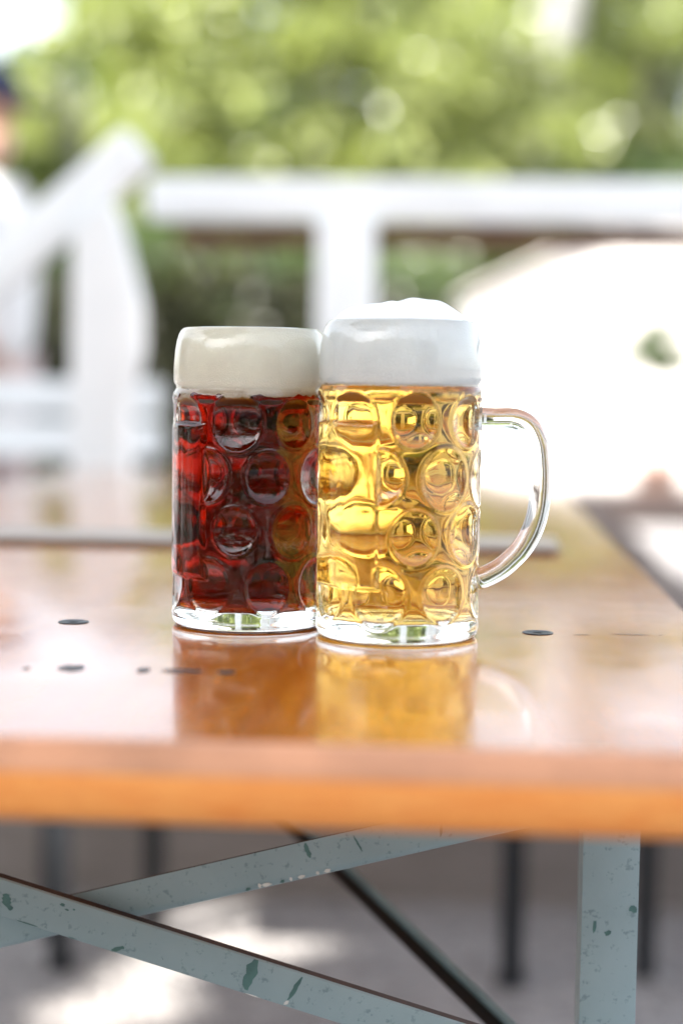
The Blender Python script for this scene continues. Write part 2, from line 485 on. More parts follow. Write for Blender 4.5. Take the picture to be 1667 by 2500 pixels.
    bm = bmesh.new(); bm.from_mesh(h.data); bmesh.ops.recalc_face_normals(bm, faces=bm.faces); bm.to_mesh(h.data); bm.free()
    return root
MUG_Z = TZ + 0.0006
# directions: 0 = +X, -90 deg = towards the camera
make_mug((0.2128, -0.070, MUG_Z), radians(-3), radians(-90-45), 0.1535, 0.0128, GOLD_BEER, FOAM_W,
         "tall glass mug of golden beer with a white foam dome", 4.2)
make_mug((0.1165, -0.033, MUG_Z), radians(80), radians(-90-60), 0.1500, 0.0006, DARK_BEER, FOAM_C,
         "tall glass mug of dark red beer with flat cream foam", 9.1).scale = (0.978, 0.978, 0.976)

# ------------------------------------------------------------------ beer table
def table():
    root = empty("beer_table", (0, 0, 0))
    tag(root, "long orange lacquered beer table on grey steel legs, two mugs on it", "table")
    Y0, Y1, X0, X1, th = -0.405, 1.80, -0.41, 0.411, 0.036
    rr = 0.013
    # top: profile along X with rounded front edge, built as rings along Y
    prof = [(Y0, TZ-th+0.006), (Y0+0.002, TZ-th+0.002), (Y0+0.007, TZ-th)]
    vs, fs, mi = [], [], []
    arc = [(Y0 + rr - rr*cos(a), TZ - rr + rr*sin(a)) for a in np.linspace(0, pi/2, 7)]
    line = [(Y0+0.008, TZ-th), (Y0+0.003, TZ-th+0.002), (Y0, TZ-th+0.007)] + arc + [(Y1-0.006, TZ), (Y1, TZ-0.006), (Y1, TZ-th)]
    mids = ['u', 'e', 'e'] + ['w']*6 + ['t', 't', 'e', 'u']
    mb = MB(); n = len(line)
    xs = [X0, X0+0.004, X1-0.004, X1]
    for k, x in enumerate(xs):
        ins = 0.004 if k in (0, 3) else 0.0
        for y, z in line:
            zc = TZ - th/2
            mb.v.append((x, y + (ins if y < 0 else -ins)*0.6, zc + (z-zc)*(1-ins/ (th/2))))
    code = {'u': 1, 'e': 1, 'w': 2, 't': 0}
    for k in range(3):
        for i in range(n):
            j = (i+1) % n
            mb.f.append((k*n+i, k*n+j, (k+1)*n+j, (k+1)*n+i)); mb.m.append(code[mids[i]])
    mb.f.append(tuple(range(n))); mb.m.append(1)
    mb.f.append(tuple(3*n+i for i in range(n-1, -1, -1))); mb.m.append(1)
    o = mb.build("tabletop", [TABLE_WOOD, EDGE_WOOD, WORN_WOOD], root)
    bm = bmesh.new(); bm.from_mesh(o.data); bmesh.ops.recalc_face_normals(bm, faces=bm.faces); bm.to_mesh(o.data); bm.free()
    o.data.polygons.foreach_set('use_smooth', [True]*len(o.data.polygons)); o.data.set_sharp_from_angle(angle=radians(40))
    # battens under the top
    for y in (0.62, 1.36):
        mb = MB(); mb.box((X0+0.03, y-0.03, TZ-th-0.022), (X1-0.03, y+0.03, TZ-th-0.0005))
        mb.build("batten", EDGE_WOOD, root, bevel=0.002)
    # bolt heads sunk in the top
    for x in (0.006, 0.3005):
        mb = MB(); mb.lathe([(0.0098, 0.0002), (0.0095, 0.0007), (0.0082, 0.0007), (0.0070, 0.0003), (0.003, 0.0002)], 28, (x, -0.047, TZ))
        mb.build("bolt", BOLT_STEEL, root, smooth=True)
    # faded stamped lettering, worn to unreadable strokes
    rnd = random.Random(3)
    def blot(name, x0, x1, y, h):
        mb = MB(); k = 14; up_, dn = [], []
        for i in range(k+1):
            x = x0 + (x1-x0)*i/k; e = min(1, 5*i/k, 5*(k-i)/k)
            up_.append((x, y + h*e*rnd.uniform(.5, 1), TZ+0.0004)); dn.append((x, y - h*e*rnd.uniform(.5, 1), TZ+0.0004))
        mb.v += up_ + dn
        for i in range(k):
            mb.f.append((k+1+i, k+2+i, i+1, i)); mb.m.append(0)
        mb.build(name, INK, root)
    for x0, x1, h in ((0.018, 0.0225, .004), (0.036, 0.051, .011), (0.079, 0.0865, .009), (0.092, 0.1155, .006), (0.122, 0.1327, .008)):
        blot("faded_letter", x0, x1, -0.222 + rnd.uniform(-.003, .003), h)
    for x0, x1 in ((0.322, 0.333), (0.345, 0.372), (0.376, 0.379)):
        blot("scratch", x0, x1, -0.045 + rnd.uniform(-.012, .002), .0011)
    # steel frames
    def frame(yf, near):
        s = 1 if near else -1
        for x in (-0.350, 0.350):
            mb = MB()
            mb.box((x-0.0178, yf-0.0015, 0.004), (x+0.0178, yf+0.0015, TZ-th-0.001))
            mb.box((x-0.0178, yf+0.0017, 0.004), (x-0.0148, yf+0.034, TZ-th-0.001))
            if near and x > 0:
                rnd = random.Random(5)
                for (cx, cz, w_, h_) in ((0.3645, .585, .006, .006), (0.3405, .573, .003, .013), (0.349, .569, .006, .005)):
                    k = 9; vs = []
                    for i in range(k):
                        a = 2*pi*i/k; q = rnd.uniform(.5, 1)
                        vs.append((cx + w_*.5*q*cos(a), yf-0.0018, cz + h_*.5*q*sin(a)))
                    mb.add(vs, [tuple(range(k))], 1)
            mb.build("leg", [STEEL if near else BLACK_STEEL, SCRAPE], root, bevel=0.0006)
            mb = MB(); mb.box((x-0.024, yf-0.018, 0.0), (x+0.024, yf+0.038, 0.0038)); mb.build("foot", BLACK_STEEL, root, bevel=0.001)
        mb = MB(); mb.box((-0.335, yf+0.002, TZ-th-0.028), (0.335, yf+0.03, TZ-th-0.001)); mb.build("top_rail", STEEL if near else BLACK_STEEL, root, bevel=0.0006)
    frame(-0.045, True); frame(1.44, False)
    def brace(a, b, y, lip, marks, chips=()):
        """flat bar in the plane of the frame: face towards the camera, a lip folded back along one edge"""
        A, B = Vector((a[0], y, a[1])), Vector((b[0], y, b[1])); d = (B-A).normalized(); nrm = Vector((-d.z, 0, d.x))
        if nrm.z < 0: nrm = -nrm
        mb = MB(); hw = 0.0121
        def P(u, v, dy): p = A + d*u + nrm*v; return (p.x, y+dy, p.z)
        Ln = (B-A).length
        # cross-section (v, dy): face, rounded lower edge, folded lip
        sec = [(hw, 0.0), (-hw+0.006, 0.0), (-hw+0.003, 0.0006), (-hw+0.001, 0.0022), (-hw, 0.005), (-hw, 0.014), (-hw+0.002, 0.014), (-hw+0.002, 0.005), (-hw+0.004, 0.0026), (hw, 0.0024)] if lip else \
              [(hw-0.0008, 0.0), (-hw+0.0015, 0.0), (-hw+0.0004, 0.0006), (-hw, 0.002), (-hw, 0.0045), (hw-0.003, 0.0045), (hw-0.003, 0.0085), (hw, 0.0085), (hw, 0.0012)]
        n = len(sec)
        for u in (0, Ln):
            for v, dy in sec: mb.v.append(P(u, v, dy))
        for i in range(n):
            j = (i+1) % n
            top_face = (i == n-1) if lip else (i == n-2)
            mb.f.append((i, j, n+j, n+i)); mb.m.append(2 if top_face else 0)
        mb.f.append(tuple(range(n-1, -1, -1))); mb.m.append(0); mb.f.append(tuple(range(n, 2*n))); mb.m.append(0)
        rnd = random.Random(int(abs(a[1])*1000))
        for kind, X, v0, v1, w_, slant in marks:        # X is the world x of the mark
            u0 = (X - A.x)/d.x; k = 8; Lf, Rt = [], []
            for i in range(k+1):
                f = i/k; e = min(1, .35+3*f, .25+3*(1-f))
                uu = u0 + slant*f + rnd.uniform(-.12, .12)*w_
                Lf.append(P(uu - w_*.5*e*rnd.uniform(.6, 1), hw*(v0+(v1-v0)*f), -0.0003)); Rt.append(P(uu + w_*.5*e*rnd.uniform(.6, 1), hw*(v0+(v1-v0)*f), -0.0003))
            bi = len(mb.v); mb.v += Lf + Rt
            for i in range(k): mb.f.append((bi+i, bi+i+1, bi+k+2+i, bi+k+1+i)); mb.m.append(kind)
        o = mb.build("brace", [STEEL, SCRAPE, RUST, CHIP], root)
        bm = bmesh.new(); bm.from_mesh(o.data)
        fs = [f for f in bm.faces if len(f.verts) in (4, n) and f.material_index in (0, 2)]
        bmesh.ops.recalc_face_normals(bm, faces=fs); bm.to_mesh(o.data); bm.free()
        o.data.polygons.foreach_set('use_smooth', [True]*len(o.data.polygons)); o.data.set_sharp_from_angle(angle=radians(30))
    rnd = random.Random(8)
    m1 = [(1, 0.125, .95, -.75, .009, 0), (1, 0.155, .8, -.6, .0032, -.004), (3, 0.1515, -.62, -.9, .003, -.002), (1, 0.041, -.95, -.5, .005, .006), (1, -0.030, .3, -.5, .007, .004),
          (1, 0.0045, .72, .55, .004, 0), (1, 0.008, .50, .40, .003, 0), (1, 0.012, .62, .52, .002, 0), (1, -.012, -.86, -.92, .016, 0), (1, .016, -.88, -.93, .006, 0), (3, .130, -.90, -.96, .010, 0)]
    m2 = [(1, 0.160, .92, .1, .0032, .001), (1, 0.190, .75, -.2, .0015, .003), (1, 0.244, .4, -.35, .002, -.003)]
    x = 0.119
    while x < 0.175:
        w_ = rnd.uniform(.002, .010); 
        m2.append((3 if rnd.random() < .72 else 1, x, -.66+rnd.uniform(-.04, .04), -.86, w_, 0)); x += w_ + rnd.uniform(.0008, .005)
    brace((-0.350, 0.679), (0.350, 0.4805), -0.0790, False, m1)
    brace((-0.350, 0.4790), (0.350, 0.6655), -0.0630, True, m2)
    # folding strut from the frame back to the underside of the top
    a, b = Vector((0.350, -0.030, 0.445)), Vector((-0.195, 0.69, 0.706))
    mb = MB(); mb.bar(a, b, 0.017, 0.003, upv=(0.55, 0.55, 0.6)); 
    mb2 = MB()
    o = mb.build("strut", STRUT_PAINT, root, bevel=0.0006)
    d = (b-a).normalized(); xx = d.cross(Vector((.55, .55, .6))).normalized(); yy = xx.cross(d).normalized()
    off = xx*0.0100 
    mb2.bar(a+off-yy*0.005, b+off-yy*0.005, 0.003, 0.012, upv=(0.55, 0.55, 0.6)); mb2.build("strut_flange", BLACK_STEEL, o, bevel=0.0006)
    for x in (-0.350, 0.350):
        mb = MB()
        mb.lathe([(0.001, -0.003), (0.005, -0.003), (0.006, -0.0015), (0.006, 0.004)], 16, (0, 0, 0))
        o = mb.build("rivet", STEEL, root, smooth=True); o.location = (x, -0.083, 0.4805 if x > 0 else 0.679); o.rotation_euler = (-pi/2, 0, 0)
    return root
table()

# ------------------------------------------------------------------ flat tray behind the mugs
TRAY = paint("pale_tray_lacquer", (0.36, 0.31, 0.26), 0.4, 0.08, 0.02, 12)
def tray():
    root = empty("tray", (0.008, 0.45, TZ)); tag(root, "thin pale rectangular tray lying on the table behind the mugs", "tray")
    mb = MB(); mb.box((-0.300, 0.0, 0.0042), (0.338, 0.11, 0.0075)); mb.build("plate", TRAY, root, bevel=0.001, seg=2)
    mb = MB(); mb.box((-0.294, 0.004, 0.0006), (0.332, 0.106, 0.0041)); mb.build("base", BEAM_WOOD, root, bevel=0.001)
tray()

# ------------------------------------------------------------------ dark benches behind
def bench(loc, label, lx=0.105):
    root = empty("beer_bench", loc); tag(root, label, "bench", "brown beer benches with dark steel legs")
    mb = MB(); mb.box((-0.12, 0, 0.455), (0.12, 2.2, 0.482)); mb.build("seat", BENCH_WOOD, root, bevel=0.004)
    for y in (0.36, 1.84):
        for x in (-lx, lx):
            mb = MB(); mb.box((x-0.016, y-0.014, 0.0), (x+0.016, y+0.014, 0.4545)); mb.build("leg", BLACK_STEEL, root, bevel=0.001)
        mb = MB(); mb.box((-0.088, y-0.012, 0.24), (0.088, y+0.012, 0.262)); mb.build("crossbar", BLACK_STEEL, root, bevel=0.001)
    return root
bench((-0.315, 1.24, 0), "brown beer bench pushed under the table's left side, two dark legs visible below", 0.085)
bench((0.662, 1.14, 0), "brown beer bench along the right edge of the orange table")
bench((0.672, 3.42, 0), "brown beer bench farther back, in line with the one at the table's right edge")

# ------------------------------------------------------------------ white fence rail and stair handrail
def fence():
    Y = 2.2
    root = empty("white_fence", (0.2, Y, 0)); tag(root, "white painted wooden fence with one thick horizontal rail and square post", "fence")
    mb = MB(); mb.bar((-0.555+0.0, 0, 1.268), (2.2, 0.0, 1.262), 0.045, 0.083); mb.build("rail", WHITE_PAINT, root, bevel=0.012, seg=3)
    mb = MB(); mb.box((-0.50, 0.03, 1.182), (2.2, 0.075, 1.222)); mb.build("beam", BEAM_WOOD, root, bevel=0.003)
    for x in (-0.165, 1.45):
        mb = MB(); mb.box((x-0.055, -0.055, 0.0), (x+0.055, 0.024, 1.2245)); mb.build("post", WHITE_PAINT, root, bevel=0.004)
fence()
def boards():
    root = empty("edging_board", (0, 1.855, 0)); tag(root, "long brown wooden edging board standing on the gravel under the fence", "edging board")
    mb = MB(); mb.box((-2.6, -0.018, 0.0), (3.4, 0.018, 0.27)); mb.build("board", GREY_WOOD, root, bevel=0.003)
    for x in (-1.6, 0.1, 1.9):
        mb = MB(); mb.box((x-.03, 0.0185, 0.0), (x+.03, 0.07, 0.25)); mb.build("stake", BEAM_WOOD, root, bevel=0.003)
    root = empty("ground_shade_strip", (3.2, 10.2, 0)); tag(root, "dark brown timber strip on the gravel before the white tent, added in place of ground shade", "shadow")
    mb = MB(); mb.box((-2.2, -0.12, 0.0), (2.2, 0.12, 0.24)); mb.build("beam", GROUND_SHADE, root, bevel=0.008)  # solid dark strip added where the gravel lies in shade
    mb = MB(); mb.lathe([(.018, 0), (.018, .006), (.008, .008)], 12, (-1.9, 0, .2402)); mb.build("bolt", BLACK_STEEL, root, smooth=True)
boards()
def handrail():
    Y = 1.95
    root = empty("stair_handrail", (-0.5, Y, 0)); tag(root, "white sloping wooden handrail on a broad tapered post, left of the fence", "handrail")
    mb = MB(); mb.bar((0.178, 0.0, 1.338), (-0.62, 0.0, 0.642), 0.05, 0.086); mb.build("rail", WHITE_PAINT, root, bevel=0.016, seg=3)
    mb = MB()
    sh = [(0.064, 1.180), (0.125, 1.233), (0.142, 1.195), (0.178, 1.055), (0.179, 0.965), (0.160, 0.88), (0.148, 0.0), (0.055, 0.0), (0.062, 0.9)]
    n = len(sh); vs = [(x, -0.05, z) for x, z in sh] + [(x, 0.05, z) for x, z in sh]
    mb.add(vs, [(i, n+i, n+(i+1) % n, (i+1) % n) for i in range(n)] + [tuple(range(n)), tuple(range(2*n-1, n-1, -1))])
    o = mb.build("post", WHITE_PAINT, root)
    bm = bmesh.new(); bm.from_mesh(o.data); bmesh.ops.recalc_face_normals(bm, faces=bm.faces); bm.to_mesh(o.data); bm.free()
handrail()

# ------------------------------------------------------------------ white park bench far left
def park_bench():
    root = empty("park_bench", (-1.152, 2.42, 0)); tag(root, "white wooden park bench with two broad backrest slats behind the handrail post", "park bench")
    for z, h in ((0.742, 0.082), (0.838, 0.078)):
        mb = MB(); mb.box((-0.75, 0.205, z), (0.75, 0.235, z+h)); mb.build("backrest_slat", WHITE_PAINT, root, bevel=0.006)
    mb = MB()
    for y in (-0.20, -0.06, 0.08): mb.box((-0.75, y, 0.42), (0.75, y+0.115, 0.45))
    mb.build("seat", WHITE_PAINT, root, bevel=0.005)
    for x in (-0.6, 0.6):
        mb = MB(); mb.box((x-0.03, -0.18, 0.0), (x+0.03, -0.13, 0.418)); mb.box((x-0.03, 0.197, 0.0), (x+0.03, 0.2035, 0.90)); mb.box((x-0.03, 0.15, 0.0), (x+0.03, 0.195, 0.60)); mb.box((x-0.03, -0.128, 0.36), (x+0.03, 0.148, 0.418))
        mb.build("leg_frame", WHITE_PAINT, root, bevel=0.003)
park_bench()

# ------------------------------------------------------------------ white tent behind the fence on the right
def tent():
    root = empty("white_tent", (3.82, 15.0, 0)); tag(root, "bright white canvas tent with a sloping roof beyond the fence", "tent")
    hw, ze, zr, dp = 3.42, 1.72, 3.43, 4.5
    mb = MB(); t = 0.03
    # gable wall: one thick shape with panels hanging from the eaves
    sh = [(-hw, 0.02), (hw, 0.02), (hw, ze), (0, zr-0.05), (-hw, ze)]
    n = 5; vs = [(x, 0, z) for x, z in sh] + [(x, t, z) for x, z in sh]
    mb.add(vs, [(i, (i+1) % n, n+(i+1) % n, n+i) for i in range(n)] + [tuple(range(n-1, -1, -1)), tuple(range(n, 2*n))])
    mb.box((-hw, t+.002, 0.02), (-hw+t, dp, ze)); mb.box((hw-t, t+.002, 0.02), (hw, dp, ze)); mb.box((-hw+t+.002, dp-t, 0.02), (hw-t-.002, dp, ze))
    mb.build("wall", WHITE_WALL, root)
    for s in (-1, 1):
        mb = MB(); o = 0.14
        A, B = Vector((0, 0, zr)), Vector((s*(hw+o), 0, ze-0.02))
        d = Vector((0, 0, 0.035))
        vs = [A+Vector((0, -o, 0)), B+Vector((0, -o, 0)), B+Vector((0, dp+o, 0)), A+Vector((0, dp+o, 0))]
        vs = vs + [v+d for v in vs]
        mb.add(vs, [(0,1,2,3),(7,6,5,4),(0,4,5,1),(1,5,6,2),(2,6,7,3),(3,7,4,0)])
        ob = mb.build("roof", WHITE_WALL, root)
        bm = bmesh.new(); bm.from_mesh(ob.data); bmesh.ops.recalc_face_normals(bm, faces=bm.faces); bm.to_mesh(ob.data); bm.free()
    for x in (-hw-0.035, hw+0.035):
        mb = MB(); mb.tube([(x, -0.03, 0), (x, -0.03, ze-0.06)], 0.025, 10); mb.build("pole", WHITE_PAINT, root, smooth=True)
tent()

# ------------------------------------------------------------------ foliage
def leaf_mesh(name, C, D, size):
    """C centres (n,3), D leaf directions, size (n,): folded leaf of two triangles-pairs each"""
    n = len(C)
    D = D/np.linalg.norm(D, axis=1, keepdims=True)
    A = RNG.normal(size=(n, 3)); X = np.cross(D, A); X /= np.linalg.norm(X, axis=1, keepdims=True); Nn = np.cross(X, D)
    s = size[:, None]
    v = np.empty((n, 6, 3))
    v[:, 0] = C - D*s*0.5; v[:, 1] = C - D*s*0.1 + X*s*0.30 + Nn*s*0.08; v[:, 2] = C + D*s*0.25 + X*s*0.24 + Nn*s*0.04
    v[:, 3] = C + D*s*0.55 - Nn*s*0.08; v[:, 4] = C + D*s*0.25 - X*s*0.24 + Nn*s*0.04; v[:, 5] = C - D*s*0.1 - X*s*0.30 + Nn*s*0.08
    idx = np.arange(n)[:, None]*6
    q = np.concatenate([idx + np.array([[0, 1, 2, 3]]), idx + np.array([[0, 3, 4, 5]])], axis=1).reshape(-1)
    me = bpy.data.meshes.new(name)
    me.vertices.add(n*6); me.vertices.foreach_set('co', v.reshape(-1))
    nf = 2*n; me.loops.add(nf*4); me.loops.foreach_set('vertex_index', q.astype(np.int32))
    me.polygons.add(nf); me.polygons.foreach_set('loop_start', np.arange(nf, dtype=np.int32)*4)
    me.polygons.foreach_set('loop_total', np.full(nf, 4, dtype=np.int32))
    me.update(calc_edges=True); me.validate()
    return me

def clumps(centers, radii, per, leaf, squash=0.7, tilt=0.5):
    Cs, Ds, Ss = [], [], []
    for c, r in zip(centers, radii):
        k = max(4, int(per*r*r))
        p = RNG.normal(size=(k, 3)); p /= np.linalg.norm(p, axis=1, keepdims=True)
        p *= (RNG.random((k, 1))**0.4)*r; p[:, 2] *= squash
        Cs.append(p + np.array(c)); d = p + RNG.normal(size=(k, 3))*r*0.6; d[:, 2] -= r*tilt*0.5
        Ds.append(d); Ss.append(leaf*RNG.uniform(0.6, 1.35, k))
    return np.concatenate(Cs), np.concatenate(Ds), np.concatenate(Ss)

def shrub_proto(seed, h, rad, per, leaf, ncl):
    rnd = np.random.default_rng(seed); cs, rs = [], []
    for i in range(ncl):
        z = rnd.uniform(0.05, 1.0)*h; f = z/h
        rmax = rad*(0.55 + 0.75*sin(pi*min(1, f*0.9+0.08)))*sqrt(max(0.05, 1-f**5))
        a = rnd.uniform(0, 2*pi); q = rmax*sqrt(rnd.uniform(0.15, 1))
        cs.append((q*cos(a), q*sin(a)*0.8, z)); rs.append(rnd.uniform(0.28, 0.55)*rad*0.62)
    return clumps(cs, rs, per, leaf)

def shrub(name, x, y, seed, h, rad, mat, label, cat="shrub", per=330, leaf=0.21, ncl=76, group="shrubs and young trees beyond the fence"):
    root = empty(name, (x, y, 0)); tag(root, label, cat, group)
    C, D, Z = shrub_proto(seed, h, rad, per, leaf, ncl)
    link("foliage", leaf_mesh("foliage", C, D, Z), mat, root)
    mb = MB(); rnd = random.Random(seed)
    for i in range(4):
        a = rnd.uniform(0, 6.28); mb.tube([(0.08*cos(a), 0.08*sin(a), 0), (0.25*rad*cos(a), 0.25*rad*sin(a), h*.4), (0.5*rad*cos(a), 0.45*rad*sin(a), h*.85)], [0.035, 0.025, 0.01], 7)
    mb.build("stem", BARK, root, smooth=True)
    return root
shrub("leafy_shrub", -3.7, 18.5, 21, 5.2, 1.7, LEAF_A, "tall sunny green shrub directly behind the sloping handrail")
shrub("leafy_shrub", -1.95, 19.2, 22, 6.6, 1.8, LEAF_A, "yellow green shrub above the left end of the fence rail")
shrub("leafy_shrub", -0.55, 20.6, 23, 6.9, 1.9, LEAF_A, "broad pale green shrub rising behind the golden mug, left of the grey trunk")
shrub("leafy_shrub", 2.9, 28.6, 24, 9.0, 2.3, LEAF_A, "bright leafy tree-high shrub right of the grey tree trunk", per=200, leaf=.27)
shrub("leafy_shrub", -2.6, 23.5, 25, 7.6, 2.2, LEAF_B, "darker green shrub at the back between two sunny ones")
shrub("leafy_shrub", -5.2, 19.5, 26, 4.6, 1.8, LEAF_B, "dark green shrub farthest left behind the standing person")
shrub("leafy_shrub", 5.6, 30.0, 27, 9.4, 2.6, LEAF_A, "sunlit tall shrub above the white tent's roof at the right edge", per=200, leaf=.27)
shrub("leafy_shrub", 0.7, 29.6, 28, 9.4, 2.4, LEAF_A, "high pale green shrub straight behind the grey trunk", per=200, leaf=.27)
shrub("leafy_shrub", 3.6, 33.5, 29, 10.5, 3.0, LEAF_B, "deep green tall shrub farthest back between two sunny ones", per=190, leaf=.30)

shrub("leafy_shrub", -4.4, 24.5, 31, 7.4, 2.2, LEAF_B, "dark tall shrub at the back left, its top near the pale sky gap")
shrub("leafy_shrub", 1.6, 36.5, 32, 12.0, 3.2, LEAF_A, "tallest pale shrub at the very back behind the leaning grey trunk", per=190, leaf=.30)
shrub("leafy_shrub", -0.2, 24.8, 33, 8.2, 2.1, LEAF_A, "sunny shrub at the back, just left of the grey leaning trunk", per=220, leaf=.25)

TERRACOTTA = paint("terracotta", (0.40, 0.26, 0.21), 0.8, 0.2, 0.1, 12)
def potted(x, y, h, rad, label, seed):
    root = empty("potted_tree", (x, y, 0)); tag(root, label, "potted tree")
    mb = MB(); mb.lathe([(.02, 0.0), (.15, 0.0), (.20, .34), (.225, .34), (.225, .39), (.195, .39), (.18, .35), (.02, .345)], 24); mb.build("pot", TERRACOTTA, root, smooth=True)
    mb = MB(); mb.tube([(0, 0, .34), (.01, 0, h*.6), (0, 0, h)], [.022, .018, .012], 8); mb.build("trunk", BARK, root, smooth=True)
    rnd = np.random.default_rng(seed); cs = [tuple(rnd.normal(size=3)*rad*.38 + np.array([0, 0, h])) for i in range(16)]
    C, D, Z = clumps(cs, [rad*.55]*16, 7000, .06); link("crown", leaf_mesh("crown", C, D, Z), LEAF_B, root)
potted(1.80, 11.9, 1.2, .24, "potted bay tree in a terracotta pot, nearer the right edge of the white tent", 51)

# gaps in the shade trees' crowns through which the sun reaches these places (point, radius)
SUN_GAPS = [((-0.08, 1.69, 0), 0.21), ((-0.22, 1.28, 0), 0.14), ((-0.50, 1.70, 0), 0.12), ((-0.80, 2.95, 1.3), 0.25)]
def tree(x, y, label, lean, trunk_r, zc, crown_r, crown_h, ncl, per, leaf, mat, seed, group=None):
    root = empty("shade_tree", (x, y, 0)); tag(root, label, "tree", group)
    rnd = random.Random(seed)
    mb = MB(); pts, rad = [], []
    for i in range(9):
        f = i/8; pts.append((lean[0]*f + .05*sin(i*1.3), lean[1]*f + .04*cos(i*1.7), (zc+crown_h*.3)*f)); rad.append(trunk_r*(1.25 if i == 0 else 1.0)*(1-.55*f))
    mb.tube(pts, rad, 14)
    for i in range(9):
        a = i*2.4; s = Vector(pts[5 + i % 3]); e = s + Vector((cos(a)*crown_r*.75, sin(a)*crown_r*.75, crown_h*.35*rnd.uniform(.3, 1)))
        m_ = s.lerp(e, .5) + Vector((0, 0, .25)); mb.tube([s, m_, e], [trunk_r*.4, trunk_r*.25, .02], 8)
    mb.build("trunk", BARK, root, smooth=True)
    cs, rs = [], []
    for i in range(ncl):
        a = rnd.uniform(0, 2*pi); q = sqrt(rnd.random()); zz = rnd.uniform(-1, 1)
        k = sqrt(max(0, 1-zz*zz*.8))
        cs.append((lean[0] + q*k*crown_r*cos(a), lean[1] + q*k*crown_r*sin(a), zc + zz*crown_h*.5)); rs.append(rnd.uniform(.55, .95)*crown_r*.26)
    C, D, Z = clumps(cs, rs, per, leaf, .55)
    keep = np.ones(len(C), bool); S3 = np.array(TO_SUN)
    for (px, py, pz), r in SUN_GAPS:
        d = C + np.array([x, y, 0]) - np.array([px, py, pz]); along = d @ S3
        keep &= ~((np.linalg.norm(d - along[:, None]*S3, axis=1) < r) & (along > 0))
    link("crown", leaf_mesh("crown", C[keep], D[keep], Z[keep]), mat, root)
    return root
tree(0.54, 27.0, "tree with a slim grey leaning trunk between the shrubs", (3.4, 0.2), 0.40, 15.0, 4.4, 4.5, 80, 200, 0.25, LEAF_C, 5)
tree(-5.9, -1.1, "broad shade tree beside the table, its crown above the picture", (2.0, -1.5), 0.22, 6.2, 4.0, 2.8, 200, 260, 0.22, LEAF_C, 6)

# hedges behind and left of the viewpoint: added unseen to darken the mugs' reflections
def hedge(loc, label, x0, x1, ztop, n, leaf, mat, per, rmin, rmax, rz=0.0):
    root = empty("hedge", loc, rz); tag(root, label, "hedge")
    rnd = random.Random(77); cs, rs = [], []
    for i in range(n):
        cs.append((rnd.uniform(x0, x1), rnd.uniform(-.5, .5), rnd.uniform(.1, ztop))); rs.append(rnd.uniform(rmin, rmax))
    C, D, Z = clumps(cs, rs, per, leaf)
    link("foliage", leaf_mesh("foliage", C, D, Z), mat, root)
    for i in range(9):
        mb = MB(); x = x0 + (x1-x0)*(i+.5)/9
        mb.tube([(x, 0, 0), (x + .05, .1, ztop*.4), (x, 0, ztop*.85)], [.05, .04, .015], 7); mb.build("stem", BARK, root, smooth=True)
hedge((0, -6.0, 0), "tall dark hedge facing the table's front end, mirrored in the mugs", -8.0, 8.0, 3.2, 280, 0.17, LEAF_C, 170, .5, .9)
hedge((-8.0, 0, 0), "tall dark hedge along the left, outside the picture, mirrored in the dark mug", -6.5, 6.0, 3.4, 230, 0.17, LEAF_C, 170, .5, .9, pi/2)  # added off screen so the dark mug's left side mirrors less sky
hedge((-2.3, 15.9, 0), "long mid green hedge across the back, below the sunny shrubs", -3.2, 2.3, 2.65, 90, 0.15, LEAF_B, 330, .35, .6)
hedge((4.2, 26.0, 0), "far dark hedge behind the white tent, at the foot of the tall shrubs", -3.8, 5.0, 4.6, 90, 0.22, LEAF_B, 150, .6, 1.0)
hedge((0, 6.8, 0), "low dark olive hedge in the gap under the fence rail, shade put into its leaf colour", -1.95, 0.05, 1.42, 110, 0.08, LEAF_D, 900, .2, .36)

# ------------------------------------------------------------------ person at the left edge
SKIN = paint("skin", (0.52, 0.30, 0.22), 0.5, 0.08, 0.02, 30)
SHIRT = paint("white_cotton_shirt", (0.78, 0.77, 0.76), 0.9, 0.06, 0.15, 20)
TROUSERS = paint("pale_pink_trousers", (0.58, 0.47, 0.45), 0.9, 0.1, 0.15, 20)
CAP = paint("navy_cap_cloth", (0.018, 0.028, 0.075), 0.8, 0.2, 0.1, 40)
HAIR = paint("dark_brown_hair", (0.02, 0.014, 0.012), 0.6, 0.3, 0.3, 90)
SHOE = paint("white_shoe_leather", (0.5, 0.5, 0.5), 0.6, 0.1)
def skin_obj(name, verts, edges, radii, mat, parent, sub=2, root_i=0):
    me = bpy.data.meshes.new(name + "_skeleton"); me.from_pydata(verts, edges, []); 
    o = bpy.data.objects.new(name, me); COL.objects.link(o)
    sk = o.modifiers.new("skin", 'SKIN'); sk.use_smooth_shade = True
    sb = o.modifiers.new("sub", 'SUBSURF'); sb.levels = sub; sb.render_levels = sub
    for i, r in enumerate(radii):
        d = me.skin_vertices[0].data[i]; d.radius = (r, r) if not isinstance(r, tuple) else r; d.use_root = (i == root_i)
    dg = bpy.context.evaluated_depsgraph_get(); m2 = bpy.data.meshes.new_from_object(o.evaluated_get(dg))
    bpy.data.objects.remove(o); m2.name = name
    m2.materials.clear()
    return link(name, m2, mat, parent, smooth=True)
